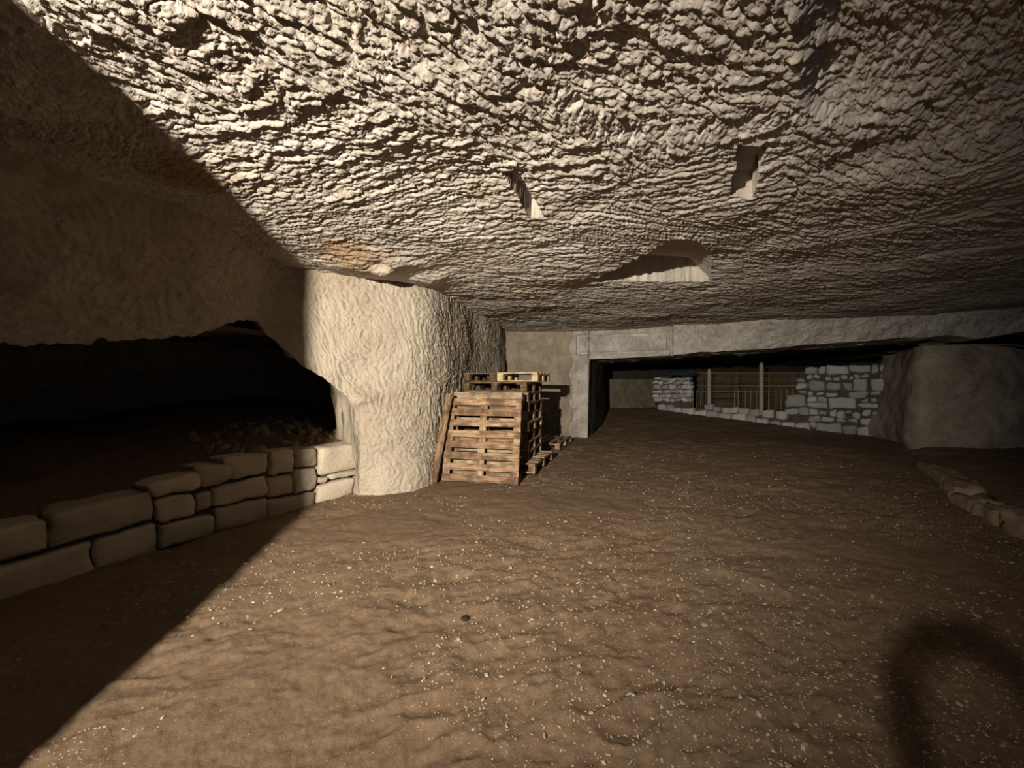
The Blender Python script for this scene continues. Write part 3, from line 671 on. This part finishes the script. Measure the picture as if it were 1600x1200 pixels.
# crumpled sheet on top of the left rubble
def tarp():
    V, F = CUBE[7]; c = rub_pt(1062, 583, -0.15); L = V/np.linalg.norm(V, axis=1)[:, None]
    W = L*np.array([0.52, 0.3, 0.13]); ca, sa = RD.x, RD.y
    W = np.stack([W[:, 0]*ca-W[:, 1]*sa, W[:, 0]*sa+W[:, 1]*ca, W[:, 2]], -1)
    W += 0.09*np.array([list(mnoise.noise_vector(Vector(p)*4.5)) for p in W])
    o = link('plastic_sheet', mesh_np('plastic_sheet', W, F, M_TARP, False)); o.location = c
    tag(o, 'crumpled dark blue plastic sheet on top of the far rubble', 'plastic sheet')
tarp()

# ------------------------------------------------------------------ kerb on the right
kb = tag(empty('stone_kerb', (4.9, 4.4, 0)), 'broken kerb of rough stones along the dark right edge', 'kerb')
KP = [(6.5, 6.2), (5.95, 5.45), (5.45, 4.85), (5.02, 4.42), (4.72, 3.98), (4.52, 3.6), (4.36, 3.28), (4.2, 2.9), (4.05, 2.45)]
KH = [0.10, 0.16, 0.20, 0.12, 0.15, 0.21, 0.19, 0.2]
for (a, b), hh in zip(zip(KP[:-1], KP[1:]), KH):
    a = Vector((*a, 0)); b = Vector((*b, 0)); t = (b-a); nrm = Vector((-t.y, t.x, 0)).normalized(); a += t*0.03; b -= t*0.03
    if nrm.x < 0: nrm = -nrm
    z0 = -0.04; up = Vector((0, 0, 1))
    add_stone([a+up*(hh+random.uniform(-.03, .03)), b+up*(hh+random.uniform(-.03, .03)), b+up*z0, a+up*z0], nrm*random.uniform(0.2, 0.32), M_CAVE, kb, 7, 0.04, 0.055, 5.5, name='kerbstone')

# ------------------------------------------------------------------ loose things on the floor
def from_floor(x, y):
    dg = bpy.context.evaluated_depsgraph_get(); hit = floor.ray_cast(Vector((x, y, 2)), Vector((0, 0, -1)))
    return hit[1].z if hit[0] else flz(x, y)
bpy.context.view_layer.update()
p = at_depth(727, 966, 811/366); V, F = CUBE[4]; L = V/np.linalg.norm(V, axis=1)[:, None]
o = link('cap', mesh_np('cap', L*np.array([0.026, 0.024, 0.012])*(1-0.15*(L[:, 2:3] > .5)), F, M_CAP)); o.location = (p.x, p.y, from_floor(p.x, p.y)+0.008)
tag(o, 'small dark round cap lying alone on the bright dirt', 'cap')
def pebbles(n=24000):
    rng = np.random.default_rng(3); ico = CUBE[1][0]/math.sqrt(3); IF = CUBE[1][1]
    Yd = 1.2*np.exp(rng.random(n)*math.log(9/1.2)); R = rng.uniform(-1.4, 1.35, n); X = R*Yd
    keep = (X > -2.6) & (X < 6) & (fbm(X*1.1, Yd*1.1, 6, 3) > -0.25+0.3*rng.random(n)+0.07*np.maximum(0, Yd-3.5)); X, Yd = X[keep], Yd[keep]
    me = floor.data; VV = []; FF = []; c = 0
    for x, y in zip(X, Yd):
        z = from_floor2(x, y)
        if z is None: continue
        s = min(0.0029*math.exp(rng.normal(0, 0.5))*(0.65+0.16*y), 0.013)
        A = rng.normal(size=(3, 3))*0.25+np.eye(3); VV.append(ico@A*s*np.array([1.3, 1, .8])+np.array([x, y, z+s*0.25])); FF.append(IF+c); c += 8
    o = link('gravel', mesh_np('gravel', np.vstack(VV), np.vstack(FF), M_PEB, False)); o['kind'] = 'stuff'
    tag(o, 'pale gravel specks strewn over the brown dirt', 'gravel', None, 'stuff')
def from_floor2(x, y):
    hit = floor.ray_cast(Vector((x, y, 2)), Vector((0, 0, -1))); return hit[1].z if hit[0] else None
pebbles()
def debris(n=130):
    rng = np.random.default_rng(5); V0, F0 = CUBE[3]; VV = []; FF = []; c = 0
    cf = bpy.data.objects['floor_cave']
    L = V0/np.linalg.norm(V0, axis=1)[:, None]
    for i in range(n):
        s_ = rng.uniform(1.6, 3.0); d_ = rng.uniform(0.25, 1.7)
        x = A_LOW[0]+LDIR.x*s_+LIN.x*d_; y = A_LOW[1]+LDIR.y*s_+LIN.y*d_
        hit = cf.ray_cast(Vector((x, y, 3)), Vector((0, 0, -1)))
        if not hit[0]: continue
        s = min(0.03*math.exp(rng.normal(0, 0.6)), 0.11); A = rng.normal(size=(3, 3))*0.3+np.eye(3)
        VV.append((L@A)*s+np.array([x, y, hit[1].z-s*0.1])); FF.append(F0+c); c += len(V0)
    o = link('rubble_debris', mesh_np('rubble_debris', np.vstack(VV), np.vstack(FF), M_CAVE, False))
    tag(o, 'loose rock debris spilled on the cave floor behind the block wall', 'debris', None, 'stuff')
debris()

# ------------------------------------------------------------------ the person taking the picture (behind the lens; throws the shadow on the right)
def person():
    V = []; E = []; R = []
    def v(p, r, prev=None):
        V.append(p); R.append(r)
        if prev is not None: E.append((prev, len(V)-1))
        return len(V)-1
    pel = v((-0.02, -0.50, 0.93), (0.15, 0.11)); wa = v((-0.02, -0.51, 1.08), (0.135, 0.10), pel); ch = v((-0.02, -0.52, 1.27), (0.16, 0.115), wa)
    nb = v((-0.03, -0.515, 1.40), (0.10, 0.085), ch); nk = v((-0.03, -0.50, 1.465), 0.056, nb)
    h0 = v((-0.035, -0.475, 1.53), (0.06, 0.065), nk); h1 = v((-0.035, -0.465, 1.58), (0.072, 0.085), h0); h2 = v((-0.035, -0.47, 1.655), (0.08, 0.098), h1); v((-0.035, -0.475, 1.715), (0.06, 0.07), h2)
    for sg in (-1, 1):
        hip = v((-0.02+0.095*sg, -0.50, 0.88), 0.088, pel); kn = v((-0.02+0.115*sg, -0.47, 0.50), 0.058, hip); an = v((-0.02+0.13*sg, -0.50, 0.10), 0.042, kn)
        hl = v((-0.02+0.135*sg, -0.49, 0.055), 0.045, an); v((-0.02+0.16*sg, -0.33, 0.045), 0.035, hl)
        sh = v((-0.03+0.17*sg, -0.52, 1.38), 0.062, ch); el = v((-0.08+0.20*sg, -0.36, 1.06), 0.043, sh)
        w0 = v((-0.075+0.115*sg, -0.09, 1.20), 0.027, el); pm = v((-0.075+0.108*sg, -0.05, 1.265), (0.034, 0.022), w0)
        for k, (dz, ln) in enumerate(((0.062, 0.034), (0.044, 0.04), (0.026, 0.037), (0.008, 0.028))):
            a = v((-0.075+0.105*sg, -0.036, 1.262+dz*0.8), 0.009, pm); b = v((-0.075+(0.105-0.6*ln)*sg, -0.026, 1.268+dz), 0.0085, a)
            v((-0.075+(0.105-1.5*ln)*sg, -0.026, 1.268+dz), 0.007, b)
        t0 = v((-0.075+0.09*sg, -0.062, 1.275), 0.011, pm); t1 = v((-0.075+0.07*sg, -0.06, 1.30), 0.009, t0); v((-0.075+0.05*sg, -0.058, 1.31), 0.008, t1)
    me = bpy.data.meshes.new('person'); me.from_pydata(V, E, []); o = link('person', me)
    md = o.modifiers.new('skin', 'SKIN'); md.use_smooth_shade = True
    for sv, rr in zip(me.skin_vertices[0].data, R): sv.radius = rr if isinstance(rr, tuple) else (rr, rr); sv.use_root = False
    me.skin_vertices[0].data[0].use_root = True
    sb = o.modifiers.new('sub', 'SUBSURF'); sb.levels = 1; sb.render_levels = 1
    m, nt, b = new_mat('clothes_and_skin')                    # shirt, trousers and bare skin of one continuous body
    sx_ = nd(nt, 'ShaderNodeSeparateXYZ'); nt.links.new(nd(nt, 'ShaderNodeTexCoord').outputs['Object'], sx_.inputs[0])
    def above(sock, lim):
        g = nd(nt, 'ShaderNodeMath', operation='GREATER_THAN'); nt.links.new(sock, g.inputs[0]); g.inputs[1].default_value = lim; return g.outputs[0]
    col = mixc(nt, above(sx_.outputs[2], 0.93), (0.03, 0.035, 0.05), (0.06, 0.06, 0.07))
    col = mixc(nt, above(sx_.outputs[2], 1.455), col, (0.45, 0.29, 0.21)); col = mixc(nt, above(sx_.outputs[1], -0.12), col, (0.45, 0.29, 0.21))
    nt.links.new(col, b.inputs['Base Color']); me.materials.append(m)
    def blob(name, c, rad, mat, cut=None):
        V0, F0 = CUBE[7]; L = V0/np.linalg.norm(V0, axis=1)[:, None]; W = L*np.array(rad)
        if cut: W[:, 2] = np.maximum(W[:, 2], cut*(0.35+0.9*np.clip(W[:, 1]/rad[1], -0.7, 1)))     # fringe high, nape low
        q = link(name, mesh_np(name, W, F0, mat), o); q.location = c; return q
    dark = plain('dark_hair', (0.03, 0.02, 0.015))
    blob('hair', (-0.035, -0.48, 1.645), (0.082, 0.105, 0.098), dark, 0.045)
    for sg in (-1, 1):
        blob('ear', (-0.035+0.077*sg, -0.475, 1.605), (0.010, 0.018, 0.030), M_SKIN)
        e = blob('eye', (-0.035+0.031*sg, -0.392, 1.615), (0.013, 0.009, 0.008), plain('eye_white', (0.7, 0.68, 0.65), 0.3, 0, 0.05)); p_ = blob('iris', (0, 0.006, 0), (0.005, 0.004, 0.005), dark); p_.parent = e
    blob('nose', (-0.035, -0.378, 1.588), (0.013, 0.018, 0.024), M_SKIN); blob('mouth', (-0.035, -0.390, 1.548), (0.025, 0.010, 0.007), plain('lips', (0.36, 0.17, 0.14)))
    return o
tag(person(), 'person in dark clothes behind the lens, known only by the shadow on the dirt', 'person')
ph = link('phone', board_mesh(0.147, 0.009, 0.072, M_CAP, 0.004)); ph.location = (-0.075+0.012, -0.014, 1.322)
tag(ph, 'dark phone held sideways in both hands by the person taking the picture', 'phone')
